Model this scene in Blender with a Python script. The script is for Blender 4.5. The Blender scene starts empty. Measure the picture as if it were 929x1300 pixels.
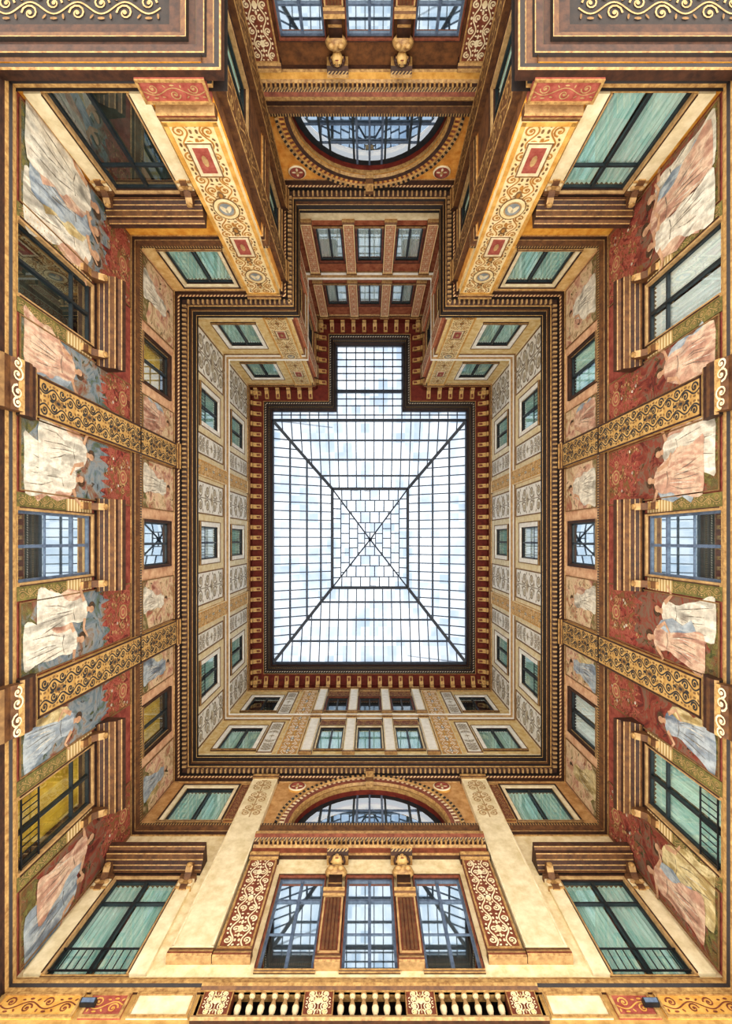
import bpy, bmesh, math, random
from mathutils import Vector, Matrix
random.seed(7)
PI = math.pi
col = bpy.context.scene.collection
sc = bpy.context.scene
try:
    sc.view_settings.view_transform = 'Standard'
    sc.view_settings.look = 'None'
except Exception:
    pass
for lk in ('Medium High Contrast', 'Standard - Medium High Contrast'):
    try:
        sc.view_settings.look = lk
        break
    except Exception:
        pass

# ------------------------------------------------------------ plan (metres)
WX = 5.0; YB = 6.2; YT = -6.37; NX = 2.25; YN = -9.2
F = 600.0

# ------------------------------------------------------------ materials
def lin(h):
    h = h.lstrip('#')
    r = []
    for i in (0, 2, 4):
        c = int(h[i:i+2], 16) / 255.0
        r.append(c / 12.92 if c <= .04045 else ((c + .055) / 1.055) ** 2.4)
    return (r[0], r[1], r[2], 1)

def newmat(name):
    m = bpy.data.materials.new(name); m.use_nodes = True
    nt = m.node_tree
    return m, nt, nt.nodes['Principled BSDF']

def mottled(name, c1, c2, scale=6, rough=.7, bump=.15, stretch=(1, 1, 1), metal=0, lo=.35, hi=.65):
    m, nt, b = newmat(name)
    tc = nt.nodes.new('ShaderNodeTexCoord'); mp = nt.nodes.new('ShaderNodeMapping')
    mp.inputs['Scale'].default_value = stretch
    n = nt.nodes.new('ShaderNodeTexNoise'); n.inputs['Scale'].default_value = scale; n.inputs['Detail'].default_value = 8; n.inputs['Roughness'].default_value = .65
    r = nt.nodes.new('ShaderNodeValToRGB')
    r.color_ramp.elements[0].position = lo; r.color_ramp.elements[0].color = lin(c1)
    r.color_ramp.elements[1].position = hi; r.color_ramp.elements[1].color = lin(c2)
    L = nt.links.new
    L(tc.outputs['Object'], mp.inputs['Vector']); L(mp.outputs[0], n.inputs['Vector'])
    L(n.outputs['Fac'], r.inputs[0]); L(r.outputs[0], b.inputs['Base Color'])
    b.inputs['Roughness'].default_value = rough; b.inputs['Metallic'].default_value = metal
    if bump:
        bp = nt.nodes.new('ShaderNodeBump'); bp.inputs['Strength'].default_value = bump; bp.inputs['Distance'].default_value = .03
        L(n.outputs['Fac'], bp.inputs['Height']); L(bp.outputs[0], b.inputs['Normal'])
    return m

def beaded(name, c1, c2, freq, thr=0.0, rough=.5, axis='xy'):
    """egg-and-dart like moulding: two colours alternating along the run"""
    m, nt, b = newmat(name); L = nt.links.new
    tc = nt.nodes.new('ShaderNodeTexCoord'); sp = nt.nodes.new('ShaderNodeSeparateXYZ')
    L(tc.outputs['Object'], sp.inputs[0])
    a = nt.nodes.new('ShaderNodeMath'); a.operation = 'ADD'
    if axis == 'xy': L(sp.outputs[0], a.inputs[0]); L(sp.outputs[1], a.inputs[1])
    else: L(sp.outputs[2], a.inputs[0]); a.inputs[1].default_value = 0
    mu = nt.nodes.new('ShaderNodeMath'); mu.operation = 'MULTIPLY'; mu.inputs[1].default_value = freq; L(a.outputs[0], mu.inputs[0])
    si = nt.nodes.new('ShaderNodeMath'); si.operation = 'SINE'; L(mu.outputs[0], si.inputs[0])
    r = nt.nodes.new('ShaderNodeMapRange'); r.inputs[1].default_value = thr - .25; r.inputs[2].default_value = thr + .25; L(si.outputs[0], r.inputs[0])
    mx = nt.nodes.new('ShaderNodeMixRGB'); mx.inputs[1].default_value = lin(c1); mx.inputs[2].default_value = lin(c2)
    L(r.outputs[0], mx.inputs[0]); L(mx.outputs[0], b.inputs['Base Color'])
    b.inputs['Roughness'].default_value = rough
    return m

def ramped(name, stops, scale, rough=.8, stretch=(1, 1, 1), distort=.6, nr=.66):
    m, nt, b = newmat(name); L = nt.links.new
    tc = nt.nodes.new('ShaderNodeTexCoord'); mp = nt.nodes.new('ShaderNodeMapping'); mp.inputs['Scale'].default_value = stretch
    g = nt.nodes.new('ShaderNodeObjectInfo'); ad = nt.nodes.new('ShaderNodeVectorMath'); ad.operation = 'ADD'
    L(tc.outputs['Object'], ad.inputs[0]); L(g.outputs['Location'], ad.inputs[1]); L(ad.outputs[0], mp.inputs['Vector'])
    n = nt.nodes.new('ShaderNodeTexNoise'); n.inputs['Scale'].default_value = scale; n.inputs['Detail'].default_value = 10
    n.inputs['Distortion'].default_value = distort; n.inputs['Roughness'].default_value = nr
    r = nt.nodes.new('ShaderNodeValToRGB'); e = r.color_ramp.elements
    e[0].position = stops[0][0]; e[0].color = lin(stops[0][1]); e[1].position = stops[-1][0]; e[1].color = lin(stops[-1][1])
    for p, c in stops[1:-1]:
        k = e.new(p); k.color = lin(c)
    L(mp.outputs[0], n.inputs['Vector']); L(n.outputs['Fac'], r.inputs[0]); L(r.outputs[0], b.inputs['Base Color'])
    b.inputs['Roughness'].default_value = rough
    return m

def worn(m, lo, hi, scale=7):
    """thin, worn fresco paint: the ground shows through in patches"""
    nt = m.node_tree; L = nt.links.new; b = nt.nodes['Principled BSDF']; o = [n for n in nt.nodes if n.type == 'OUTPUT_MATERIAL'][0]
    tc = nt.nodes.new('ShaderNodeTexCoord'); n = nt.nodes.new('ShaderNodeTexNoise'); n.inputs['Scale'].default_value = scale; n.inputs['Detail'].default_value = 8; n.inputs['Roughness'].default_value = .7
    r = nt.nodes.new('ShaderNodeMapRange'); r.inputs[1].default_value = .4; r.inputs[2].default_value = .6; r.inputs[3].default_value = lo; r.inputs[4].default_value = hi
    t = nt.nodes.new('ShaderNodeBsdfTransparent'); mx = nt.nodes.new('ShaderNodeMixShader')
    L(tc.outputs['Object'], n.inputs['Vector']); L(n.outputs['Fac'], r.inputs[0]); L(r.outputs[0], mx.inputs[0])
    L(b.outputs[0], mx.inputs[1]); L(t.outputs[0], mx.inputs[2]); L(mx.outputs[0], o.inputs[0])
    return m

def storeys(name, bands, scale=5):
    """wall plaster whose paint changes from storey to storey"""
    m, nt, b = newmat(name); L = nt.links.new
    tc = nt.nodes.new('ShaderNodeTexCoord'); sp = nt.nodes.new('ShaderNodeSeparateXYZ'); L(tc.outputs['Object'], sp.inputs[0])
    n = nt.nodes.new('ShaderNodeTexNoise'); n.inputs['Scale'].default_value = scale; n.inputs['Detail'].default_value = 8; n.inputs['Roughness'].default_value = .65
    L(tc.outputs['Object'], n.inputs['Vector'])
    cur = None
    for z, c1, c2 in bands:
        r = nt.nodes.new('ShaderNodeValToRGB'); r.color_ramp.elements[0].position = .38; r.color_ramp.elements[1].position = .62
        r.color_ramp.elements[0].color = lin(c1); r.color_ramp.elements[1].color = lin(c2); L(n.outputs['Fac'], r.inputs[0])
        if cur is None: cur = r
        else:
            g = nt.nodes.new('ShaderNodeMath'); g.operation = 'GREATER_THAN'; g.inputs[1].default_value = z; L(sp.outputs[2], g.inputs[0])
            mx = nt.nodes.new('ShaderNodeMixRGB'); L(g.outputs[0], mx.inputs[0]); L(cur.outputs[0], mx.inputs[1]); L(r.outputs[0], mx.inputs[2]); cur = mx
    L(cur.outputs[0], b.inputs['Base Color']); b.inputs['Roughness'].default_value = .85
    return m

M = {}
M['gold'] = mottled('gold_paint', '#86623A', '#C4A068', 14, .5)
M['brightgold'] = mottled('bright_gold_paint', '#B68E4E', '#E2C286', 14, .5)
M['ochre'] = mottled('ochre_plaster', '#C08C3E', '#E4B668', 5)
M['bandgold'] = mottled('muted_gold_ground', '#AE864A', '#D4B072', 6)
M['deepochre'] = mottled('deep_ochre_paint', '#9E6C30', '#C08C46', 9)
M['yellowcream'] = mottled('yellow_cream_plaster', '#E0C890', '#F2E0B6', 5)
M['salmon'] = mottled('salmon_orange_paint', '#B26846', '#D0906A', 8)
M['brown'] = mottled('brown_paint', '#301E17', '#503222', 9, .6)
M['midbrown'] = mottled('middle_brown_paint', '#4C3020', '#74502F', 9, .6)
M['dark'] = mottled('dark_paint', '#191313', '#2A1F1A', 9, .6)
M['redbrown'] = mottled('red_brown_paint', '#622F20', '#8E523A', 9, .6)
M['darkred'] = mottled('dark_red_paint', '#5E1E16', '#7E3222', 7, .7)
M['red'] = mottled('red_paint', '#8C3E34', '#AE6454', 9, .8)
M['cream'] = mottled('cream_stone', '#D4C19A', '#EEE1C2', 5, .8)
M['stone'] = mottled('pale_stone', '#CFBD94', '#EDDFBE', 4, .8)
M['ivory'] = mottled('ivory_stucco', '#E8E4DA', '#FBF9F2', 6, .8)
M['greyink'] = mottled('grey_relief_paint', '#867A68', '#A29684', 8, .8)
M['paleink'] = mottled('pale_relief_paint', '#B2A690', '#CABEA6', 8, .8)
M['tan'] = mottled('tan_paint', '#987850', '#C2A070', 9, .8)
M['olive'] = mottled('olive_paint', '#5A5632', '#867C44', 10, .8)
M['navy'] = mottled('navy_paint', '#26282E', '#423F3A', 10, .7)
M['scrollbrown'] = mottled('scroll_brown_paint', '#6C5032', '#8E6E46', 10, .8)
M['iron'] = mottled('dark_iron', '#16181B', '#25292D', 10, .4, 0)
M['frame'] = mottled('dark_window_wood', '#1B2226', '#2C363B', 10, .4, 0)
M['bluegrey'] = mottled('blue_grey_paint', '#46546A', '#68788E', 10, .4, 0)
M['paintblue'] = mottled('painted_dull_blue', '#7C8488', '#9CA09C', 10, .8, 0)
M['steel'] = mottled('painted_steel', '#263040', '#3A4656', 10, .5, 0)
M['thinsteel'] = mottled('slender_steel', '#3E4C60', '#5C6A7E', 10, .5, 0)
M['curtain'] = mottled('teal_curtain', '#9AD0C8', '#DAF4EC', 4, .8, 0, (10, 1, .6))
M['curtainpale'] = mottled('pale_curtain', '#D6E6E4', '#F6FAF8', 4, .8, 0, (10, 1, .6))
M['yellowroom'] = mottled('painted_warm_room_light', '#C09C30', '#F0CE48', 3, .8, 0)  # warm light of the room inside, put into the colour behind the panes
M['darkroom'] = mottled('dark_room', '#26302C', '#4A5A50', 3, .8, 0)
M['beadgold'] = beaded('gold_bead_moulding', '#2E1E18', '#9A7C50', 80, .2)
M['beadfine'] = beaded('fine_gold_bead', '#3C281E', '#AA8C5C', 110, .2)
M['beadred'] = beaded('red_gold_bead', '#5C2A1C', '#CAA876', 70)
M['beadwhite'] = beaded('white_dotted_rim', '#231A18', '#DAD3C0', 60, .45)
M['lattice'] = beaded('lattice_band', '#A88A58', '#D8C49A', 80, 0, .7, 'z')
M['sidewall'] = storeys('side_wall_plaster', [(0, '#2E1D16', '#4A3022'), (6.6, '#78322A', '#A05848'), (9.95, '#C09070', '#DEBA96'), (12.4, '#DECA9C', '#F0E4C4'), (16.3, '#DECFA8', '#F4EAD2'), (19.35, '#5E1E16', '#7C2E20')])
M['lowwall'] = storeys('lower_wall_plaster', [(0, '#A07C46', '#C8A466'), (6.6, '#D4BE90', '#EEDEB8'), (9.95, '#AA7C48', '#CEA470'), (12.4, '#D8B878', '#F0DCAC'), (19.35, '#5E1E16', '#7C2E20')])
M['topwall'] = storeys('upper_wall_plaster', [(0, '#CE8A2C', '#E8B252'), (9.95, '#CCA262', '#E8CA92'), (12.4, '#D8B878', '#F0DCAC'), (19.35, '#5E1E16', '#7C2E20')])
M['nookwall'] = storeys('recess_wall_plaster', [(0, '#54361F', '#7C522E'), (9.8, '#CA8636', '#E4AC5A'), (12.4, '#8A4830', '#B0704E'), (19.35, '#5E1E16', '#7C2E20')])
M['frescoblue'] = ramped('fresco_sky_and_trees', [(.3, '#343E30'), (.4, '#56624E'), (.46, '#66747E'), (.52, '#84898A'), (.58, '#806C58'), (.64, '#7C4236'), (.72, '#525030')], 1.9, distort=1.0)
M['frescored'] = ramped('fresco_red_garden', [(.3, '#38221C'), (.4, '#66281F'), (.47, '#84402F'), (.53, '#70604E'), (.58, '#863A2C'), (.65, '#5A5636'), (.73, '#3E3E28')], 2.1, distort=1.0)
M['frescopink'] = ramped('fresco_pale_rose', [(.3, '#865040'), (.42, '#BC907A'), (.5, '#D4BC9A'), (.58, '#AE9674'), (.66, '#9E604C'), (.75, '#86644A')], 2.6, distort=.8)
M['damask'] = ramped('red_flowered_ground', [(.34, '#52221A'), (.43, '#8C382E'), (.49, '#A46450'), (.53, '#8C382E'), (.6, '#786438'), (.66, '#823228'), (.76, '#58241E')], 4.5, distort=1.2)
M['meadow'] = worn(ramped('painted_meadow', [(.3, '#4B4A2A'), (.5, '#76703E'), (.7, '#8C7C52')], 5), .1, .7)
def robe(n, a, b_, c, d): return worn(ramped(n, [(.3, a), (.42, b_), (.5, c), (.58, d), (.7, b_)], 2.0, .9, (2.4, 1, .7), .5, .55), .0, .34, 6)
M['robewhite'] = robe('painted_white_robe', '#9A9488', '#C0BAAC', '#E8E2D2', '#D2C8B6')
M['robeblue'] = robe('painted_blue_robe', '#5E6A7A', '#86929E', '#B4BCC0', '#98A2AA')
M['roberose'] = robe('painted_rose_robe', '#8C6252', '#B68C78', '#DCC0A6', '#C49C86')
M['robeochre'] = robe('painted_ochre_robe', '#86724C', '#AE9866', '#DACA9E', '#BEAA7C')
M['fold'] = worn(mottled('painted_fold_shadow', '#6E665A', '#867E72', 9, .9, 0), .15, .8)
M['foldlight'] = worn(mottled('painted_fold_light', '#D8D0BE', '#ECE4D4', 9, .9, 0), .15, .8)
M['skin'] = worn(mottled('painted_skin', '#B08668', '#D4AE8E', 9, .9, 0), .0, .25)
M['hair'] = worn(mottled('painted_hair', '#40301F', '#5E442E', 9, .9, 0), .0, .3)
M['strokegrey'] = worn(mottled('brush_grey', '#7C8280', '#A0A098', 9, .9, 0), .35, .9)
M['strokegreen'] = worn(mottled('brush_green', '#424A2C', '#64663C', 9, .9, 0), .2, .8)
M['strokerose'] = worn(mottled('brush_rose', '#965846', '#B47C66', 9, .9, 0), .35, .9)
M['strokedark'] = worn(mottled('brush_dark', '#3A3028', '#524436', 9, .9, 0), .3, .85)

def glassmat(name, fac, tint):
    m = bpy.data.materials.new(name); m.use_nodes = True; nt = m.node_tree; nt.nodes.clear(); L = nt.links.new
    o = nt.nodes.new('ShaderNodeOutputMaterial'); mx = nt.nodes.new('ShaderNodeMixShader'); mx.inputs[0].default_value = fac
    t = nt.nodes.new('ShaderNodeBsdfTransparent'); t.inputs[0].default_value = (.97, .99, .99, 1)
    g = nt.nodes.new('ShaderNodeBsdfGlossy'); g.inputs['Color'].default_value = tint; g.inputs['Roughness'].default_value = .015
    L(t.outputs[0], mx.inputs[1]); L(g.outputs[0], mx.inputs[2]); L(mx.outputs[0], o.inputs[0])
    return m
M['glass'] = glassmat('window_glass', .3, (.85, .95, 1, 1))
M['mirrorglass'] = glassmat('bright_window_glass', .75, (.88, .97, 1, 1))
M['archglass'] = glassmat('arch_window_glass', .6, (.6, .74, .88, 1))

def skyglass():
    m = bpy.data.materials.new('frosted_roof_glass'); m.use_nodes = True; nt = m.node_tree; nt.nodes.clear(); L = nt.links.new
    o = nt.nodes.new('ShaderNodeOutputMaterial'); mx = nt.nodes.new('ShaderNodeMixShader'); mx.inputs[0].default_value = .45
    tc = nt.nodes.new('ShaderNodeTexCoord'); n = nt.nodes.new('ShaderNodeTexNoise'); n.inputs['Scale'].default_value = .8; n.inputs['Detail'].default_value = 3
    sn = nt.nodes.new('ShaderNodeVectorMath'); sn.operation = 'SNAP'; sn.inputs[1].default_value = (.39, .39, 9)
    wn = nt.nodes.new('ShaderNodeTexWhiteNoise'); L(tc.outputs['Object'], sn.inputs[0]); L(sn.outputs[0], wn.inputs['Vector'])
    ad = nt.nodes.new('ShaderNodeMath'); ad.operation = 'MULTIPLY_ADD'; ad.inputs[1].default_value = .32; L(wn.outputs['Value'], ad.inputs[0]); L(n.outputs['Fac'], ad.inputs[2])
    r = nt.nodes.new('ShaderNodeValToRGB'); r.color_ramp.elements[0].position = .42; r.color_ramp.elements[1].position = .82
    r.color_ramp.elements[0].color = lin('#BCCBDA'); r.color_ramp.elements[1].color = lin('#F0F3F6')
    L(tc.outputs['Object'], n.inputs['Vector']); L(ad.outputs[0], r.inputs[0])
    t = nt.nodes.new('ShaderNodeBsdfTransparent'); g = nt.nodes.new('ShaderNodeBsdfTranslucent')
    L(r.outputs[0], t.inputs[0]); L(r.outputs[0], g.inputs[0])
    L(t.outputs[0], mx.inputs[1]); L(g.outputs[0], mx.inputs[2]); L(mx.outputs[0], o.inputs[0])
    return m
M['skyglass'] = skyglass()

# ------------------------------------------------------------ mesh builder
class MB:
    def __init__(s): s.v = []; s.f = []; s.mi = []; s.mats = []
    def m(s, k):
        if k not in s.mats: s.mats.append(k)
        return s.mats.index(k)
    def poly(s, pts, k):
        b = len(s.v); s.v += [tuple(p) for p in pts]; s.f.append(tuple(range(b, b + len(pts)))); s.mi.append(s.m(k))
    def box(s, x0, x1, y0, y1, z0, z1, k):
        b = len(s.v)
        s.v += [(x0, y0, z0), (x1, y0, z0), (x1, y1, z0), (x0, y1, z0), (x0, y0, z1), (x1, y0, z1), (x1, y1, z1), (x0, y1, z1)]
        for q in ((0, 1, 2, 3), (7, 6, 5, 4), (0, 4, 5, 1), (1, 5, 6, 2), (2, 6, 7, 3), (3, 7, 4, 0)):
            s.f.append(tuple(b + i for i in q)); s.mi.append(s.m(k))
    def prism(s, prof, x0, x1, ks, cap=None):
        b = len(s.v); n = len(prof)
        s.v += [(x0, y, z) for y, z in prof] + [(x1, y, z) for y, z in prof]
        if isinstance(ks, str): ks = [ks] * n
        for i in range(n):
            j = (i + 1) % n
            s.f.append((b + i, b + j, b + n + j, b + n + i)); s.mi.append(s.m(ks[i % len(ks)]))
        c = s.m(cap or ks[0])
        s.f.append(tuple(b + i for i in range(n))); s.mi.append(c)
        s.f.append(tuple(b + n + i for i in reversed(range(n)))); s.mi.append(c)
    def lathe(s, cx, cy, prof, n, k, axis='z', cz=0):
        b = len(s.v); P = len(prof)
        for r, h in prof:
            for i in range(n):
                a = 2 * PI * i / n
                if axis == 'z': s.v.append((cx + r * math.cos(a), cy + r * math.sin(a), h))
                else: s.v.append((cx + r * math.cos(a), h, cz + r * math.sin(a)))
        for p in range(P - 1):
            kk = s.m(k if isinstance(k, str) else k[p % len(k)])
            for i in range(n):
                j = (i + 1) % n
                s.f.append((b + p * n + i, b + p * n + j, b + (p + 1) * n + j, b + (p + 1) * n + i)); s.mi.append(kk)
        s.f.append(tuple(b + (P - 1) * n + i for i in range(n))); s.mi.append(s.m(k if isinstance(k, str) else k[-1]))
    def ball(s, cx, cy, cz, rx, ry, rz, k, n=10, m=7):
        b = len(s.v)
        for p in range(m + 1):
            t = PI * p / m
            for i in range(n):
                a = 2 * PI * i / n
                s.v.append((cx + rx * math.sin(t) * math.cos(a), cy + ry * math.sin(t) * math.sin(a), cz + rz * math.cos(t)))
        for p in range(m):
            for i in range(n):
                j = (i + 1) % n
                s.f.append((b + p * n + i, b + p * n + j, b + (p + 1) * n + j, b + (p + 1) * n + i)); s.mi.append(s.m(k))
    def ribbon(s, pts, ws, y, k):
        b = len(s.v); n = len(pts)
        for i, (x, z) in enumerate(pts):
            p = pts[max(0, i - 1)]; q = pts[min(n - 1, i + 1)]
            dx, dz = q[0] - p[0], q[1] - p[1]; l = math.hypot(dx, dz) or 1
            w = (ws if isinstance(ws, (int, float)) else ws[i]) / 2
            s.v += [(x - dz / l * w, y, z + dx / l * w), (x + dz / l * w, y, z - dx / l * w)]
        for i in range(n - 1):
            s.f.append((b + 2 * i, b + 2 * i + 1, b + 2 * i + 3, b + 2 * i + 2)); s.mi.append(s.m(k))
    def disc(s, cx, cz, rx, rz, y, k, n=12, rot=0):
        c, t = math.cos(rot), math.sin(rot); pts = []
        for i in range(n):
            a = 2 * PI * i / n; x, z = rx * math.cos(a), rz * math.sin(a)
            pts.append((cx + x * c - z * t, y, cz + x * t + z * c))
        s.poly(pts, k)
    def beam(s, a, b_, w, h, k):
        a = Vector(a); b_ = Vector(b_); d = (b_ - a).normalized()
        up = Vector((0, 0, 1)); side = d.cross(up)
        if side.length < 1e-4: side = Vector((1, 0, 0))
        side.normalize(); up = side.cross(d).normalized()
        b = len(s.v)
        for p in (a, b_):
            for i, j in ((-1, -1), (1, -1), (1, 1), (-1, 1)):
                s.v.append(tuple(p + side * (i * w / 2) + up * (j * h / 2)))
        for q in ((0, 1, 2, 3), (7, 6, 5, 4), (0, 4, 5, 1), (1, 5, 6, 2), (2, 6, 7, 3), (3, 7, 4, 0)):
            s.f.append(tuple(b + i for i in q)); s.mi.append(s.m(k))
    def mesh(s, name, smooth=False):
        me = bpy.data.meshes.new(name); me.from_pydata(s.v, [], s.f)
        for k in s.mats: me.materials.append(M[k])
        me.polygons.foreach_set('material_index', s.mi)
        if smooth: me.polygons.foreach_set('use_smooth', [True] * len(s.f))
        bm = bmesh.new(); bm.from_mesh(me); bmesh.ops.recalc_face_normals(bm, faces=bm.faces); bm.to_mesh(me); bm.free()
        me.update()
        return me

CACHE = {}
def part(name, parent, key, fn, smooth=False):
    k = (name, key)
    if k not in CACHE:
        mb = MB(); fn(mb); CACHE[k] = mb.mesh(name, smooth)
    o = bpy.data.objects.new(name, CACHE[k]); col.objects.link(o)
    if parent is not None: o.parent = parent
    return o

# ------------------------------------------------------------ walls as local frames: x along, y out of the wall into the court, z up
class Wall:
    def __init__(s, words, origin, rz, sgn): s.words = words; s.o = Vector(origin); s.rz = rz; s.sgn = sgn; s.open = []; s.arch = []
    def loc(s, u, z, d=0):
        return s.o + Matrix.Rotation(s.rz, 3, 'Z') @ Vector((s.sgn * u, d, z))
LEFT = Wall('left wall', (-WX, 0, 0), -PI / 2, -1)
RIGHT = Wall('right wall', (WX, 0, 0), PI / 2, 1)
LOW = Wall('lower wall', (0, YB, 0), PI, -1)
TOP = Wall('upper wall', (0, YT, 0), 0, 1)
NB = Wall('recess back wall', (0, YN, 0), 0, 1)
NL = Wall('left side of the recess', (-NX, 0, 0), -PI / 2, -1)
NR = Wall('right side of the recess', (NX, 0, 0), PI / 2, 1)

def thing(name, label, cat, wall, u, z, group=None, d=0):
    o = bpy.data.objects.new(name, None); col.objects.link(o)
    o.empty_display_size = .2
    o.location = wall.loc(u, z, d); o.rotation_euler = (0, 0, wall.rz)
    o['label'] = label; o['category'] = cat
    if group: o['group'] = group
    return o

# ------------------------------------------------------------ ornament
def spiral(mb, cx, cz, r, a0, dr, y, k, w, turns=1.35, n=15):
    pts = []; ws = []
    for i in range(n):
        t = i / (n - 1); rr = r * (1 - .82 * t); a = a0 + dr * t * turns * 2 * PI
        pts.append((cx + rr * math.cos(a), cz + rr * math.sin(a))); ws.append(w * (1 - .45 * t))
    mb.ribbon(pts, ws, y, k)
    mb.disc(cx, cz, r * .24, r * .24, y + .001, k, 8)

def rinceau(mb, x0, x1, z0, z1, y, k, k2=None, dens=1.0, wt=1.0, flip=1):
    """running scroll filling a rectangle, along its longer side"""
    k2 = k2 or k
    W, H = x1 - x0, z1 - z0
    vert = H >= W
    S, Lg = (W, H) if vert else (H, W)
    cx, cz = (x0 + x1) / 2, (z0 + z1) / 2
    n = max(1, int(round(Lg / S * 1.05 * dens))); P = Lg / n
    def T(a, b):
        return (cx + b * flip, z0 + a) if vert else (x0 + a, cz + b)
    pts = [T(i / (n * 8) * Lg, S * .2 * math.sin(PI * i / 8)) for i in range(n * 8 + 1)]
    mb.ribbon(pts, S * .07 * wt, y, k)
    for i in range(n):
        sg = 1 if i % 2 else -1
        c = T((i + .5) * P, sg * S * .17)
        sf = sg * (flip if vert else 1)
        spiral(mb, c[0], c[1], min(S * .29, P * .42), (PI / 2 if vert else 0) + (0 if sf > 0 else PI), sf, y + .002, k, S * .09 * wt)
        for q in (.1, .9):
            c = T((i + q) * P, -sg * S * .3)
            mb.disc(c[0], c[1], S * .1, S * .05 * wt, y + .003, k2, 8, PI / 4 * sg + q)
        c = T((i + .5) * P, -sg * S * .36)
        mb.disc(c[0], c[1], S * .13, S * .06 * wt, y + .003, k2, 8, PI / 2 if vert else 0)

def double_rinceau(mb, x0, x1, z0, z1, y, k, k2=None, wt=1.2, dens=1.0):
    """two mirrored running scrolls either side of a stem with rosettes"""
    k2 = k2 or k; W = x1 - x0; cx = (x0 + x1) / 2
    rinceau(mb, x0, cx, z0, z1, y, k, k2, dens, wt, 1); rinceau(mb, cx, x1, z0, z1, y, k, k2, dens, wt, -1)
    n = max(1, int((z1 - z0) / (W * 1.4)))
    for i in range(n):
        zc = z0 + (i + .5) * (z1 - z0) / n
        mb.disc(cx, zc, W * .1, W * .17, y + .006, k2, 8); mb.disc(cx, zc, W * .05, W * .09, y + .008, k, 8)
        for s in (-1, 1): mb.disc(cx, zc + s * W * .28, W * .05, W * .1, y + .006, k, 6)

def rosette_pattern(mb, x0, x1, z0, z1, y, k, k2, wt=1.0, asp=1.0):
    """symmetrical candelabra ornament: paired volutes, diamonds and lilies"""
    W = x1 - x0; cx = (x0 + x1) / 2; n = max(1, int(round((z1 - z0) / (W * asp)))); P = (z1 - z0) / n
    mb.ribbon([(cx, z0), (cx, z1)], W * .05 * wt, y, k)
    for i in range(n):
        zc = z0 + (i + .5) * P
        for sg in (-1, 1):
            spiral(mb, cx + sg * W * .23, zc - P * .2, W * .2, PI / 2, -sg, y + .002, k, W * .07 * wt)
            spiral(mb, cx + sg * W * .22, zc + P * .24, W * .17, -PI / 2, sg, y + .002, k, W * .06 * wt)
            mb.disc(cx + sg * W * .12, zc + P * .02, W * .13, W * .05 * wt, y + .003, k2, 8, sg * .8)
            mb.disc(cx + sg * W * .4, zc + P * .02, W * .08, W * .045 * wt, y + .003, k, 8, -sg * .9)
            mb.disc(cx + sg * W * .08, zc + P * .42, W * .1, W * .04 * wt, y + .003, k2, 8, sg * 1.1)
        mb.disc(cx, zc + P * .05, W * .07, W * .16, y + .004, k2, 8)

def floral(mb, x0, x1, z0, z1, y, k, k2):
    """raised floral relief: a central palmette with curling stems and blossoms all round"""
    W, H = x1 - x0, z1 - z0; cx, cz = (x0 + x1) / 2, (z0 + z1) / 2; s = min(W, H)
    for i in range(9):
        a = PI * (i / 8.0); l = s * .2
        mb.disc(cx + math.cos(a) * l * .7, cz + math.sin(a) * l * .7, l * .55, l * .17, y + .004 + .0005 * i, k2, 8, a)
    mb.disc(cx, cz - s * .03, s * .08, s * .08, y + .01, k, 10)
    nz = max(1, int(round(H / W / 2.2)))
    rr = min(W * .23, H * .2 / nz)
    for sg in (-1, 1):
        for q in (-1, 1):
            for r in range(nz + 1):
                zc = cz + q * H * (.15 + .22 * r / nz + (.04 if r else 0))
                spiral(mb, cx + sg * W * .25, zc, rr, PI / 2 * q, sg * q, y + .002, k, s * .055, 1.6, 20)
                for b in range(5):
                    a = b * 2 * PI / 5; mb.disc(cx + sg * W * .25 + math.cos(a) * rr * .3, zc + math.sin(a) * rr * .3, rr * .26, rr * .2, y + .005, k2, 6, a)
                mb.disc(cx + sg * W * .08, zc + q * rr, rr * .42, rr * .16, y + .003, k2, 8, sg * q * .9)
                mb.disc(cx + sg * W * .42, zc - q * rr, rr * .32, rr * .13, y + .003, k, 8, -sg * q * .7)
    mb.ribbon([(cx, z0 + H * .04), (cx, z1 - H * .04)], s * .03, y, k)

def frame_strips(mb, x0, x1, z0, z1, w, y0, y1, k):
    mb.box(x0, x1, y0, y1, z0, z0 + w, k); mb.box(x0, x1, y0, y1, z1 - w, z1, k)
    mb.box(x0, x0 + w, y0, y1, z0 + w, z1 - w, k); mb.box(x1 - w, x1, y0, y1, z0 + w, z1 - w, k)

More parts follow.
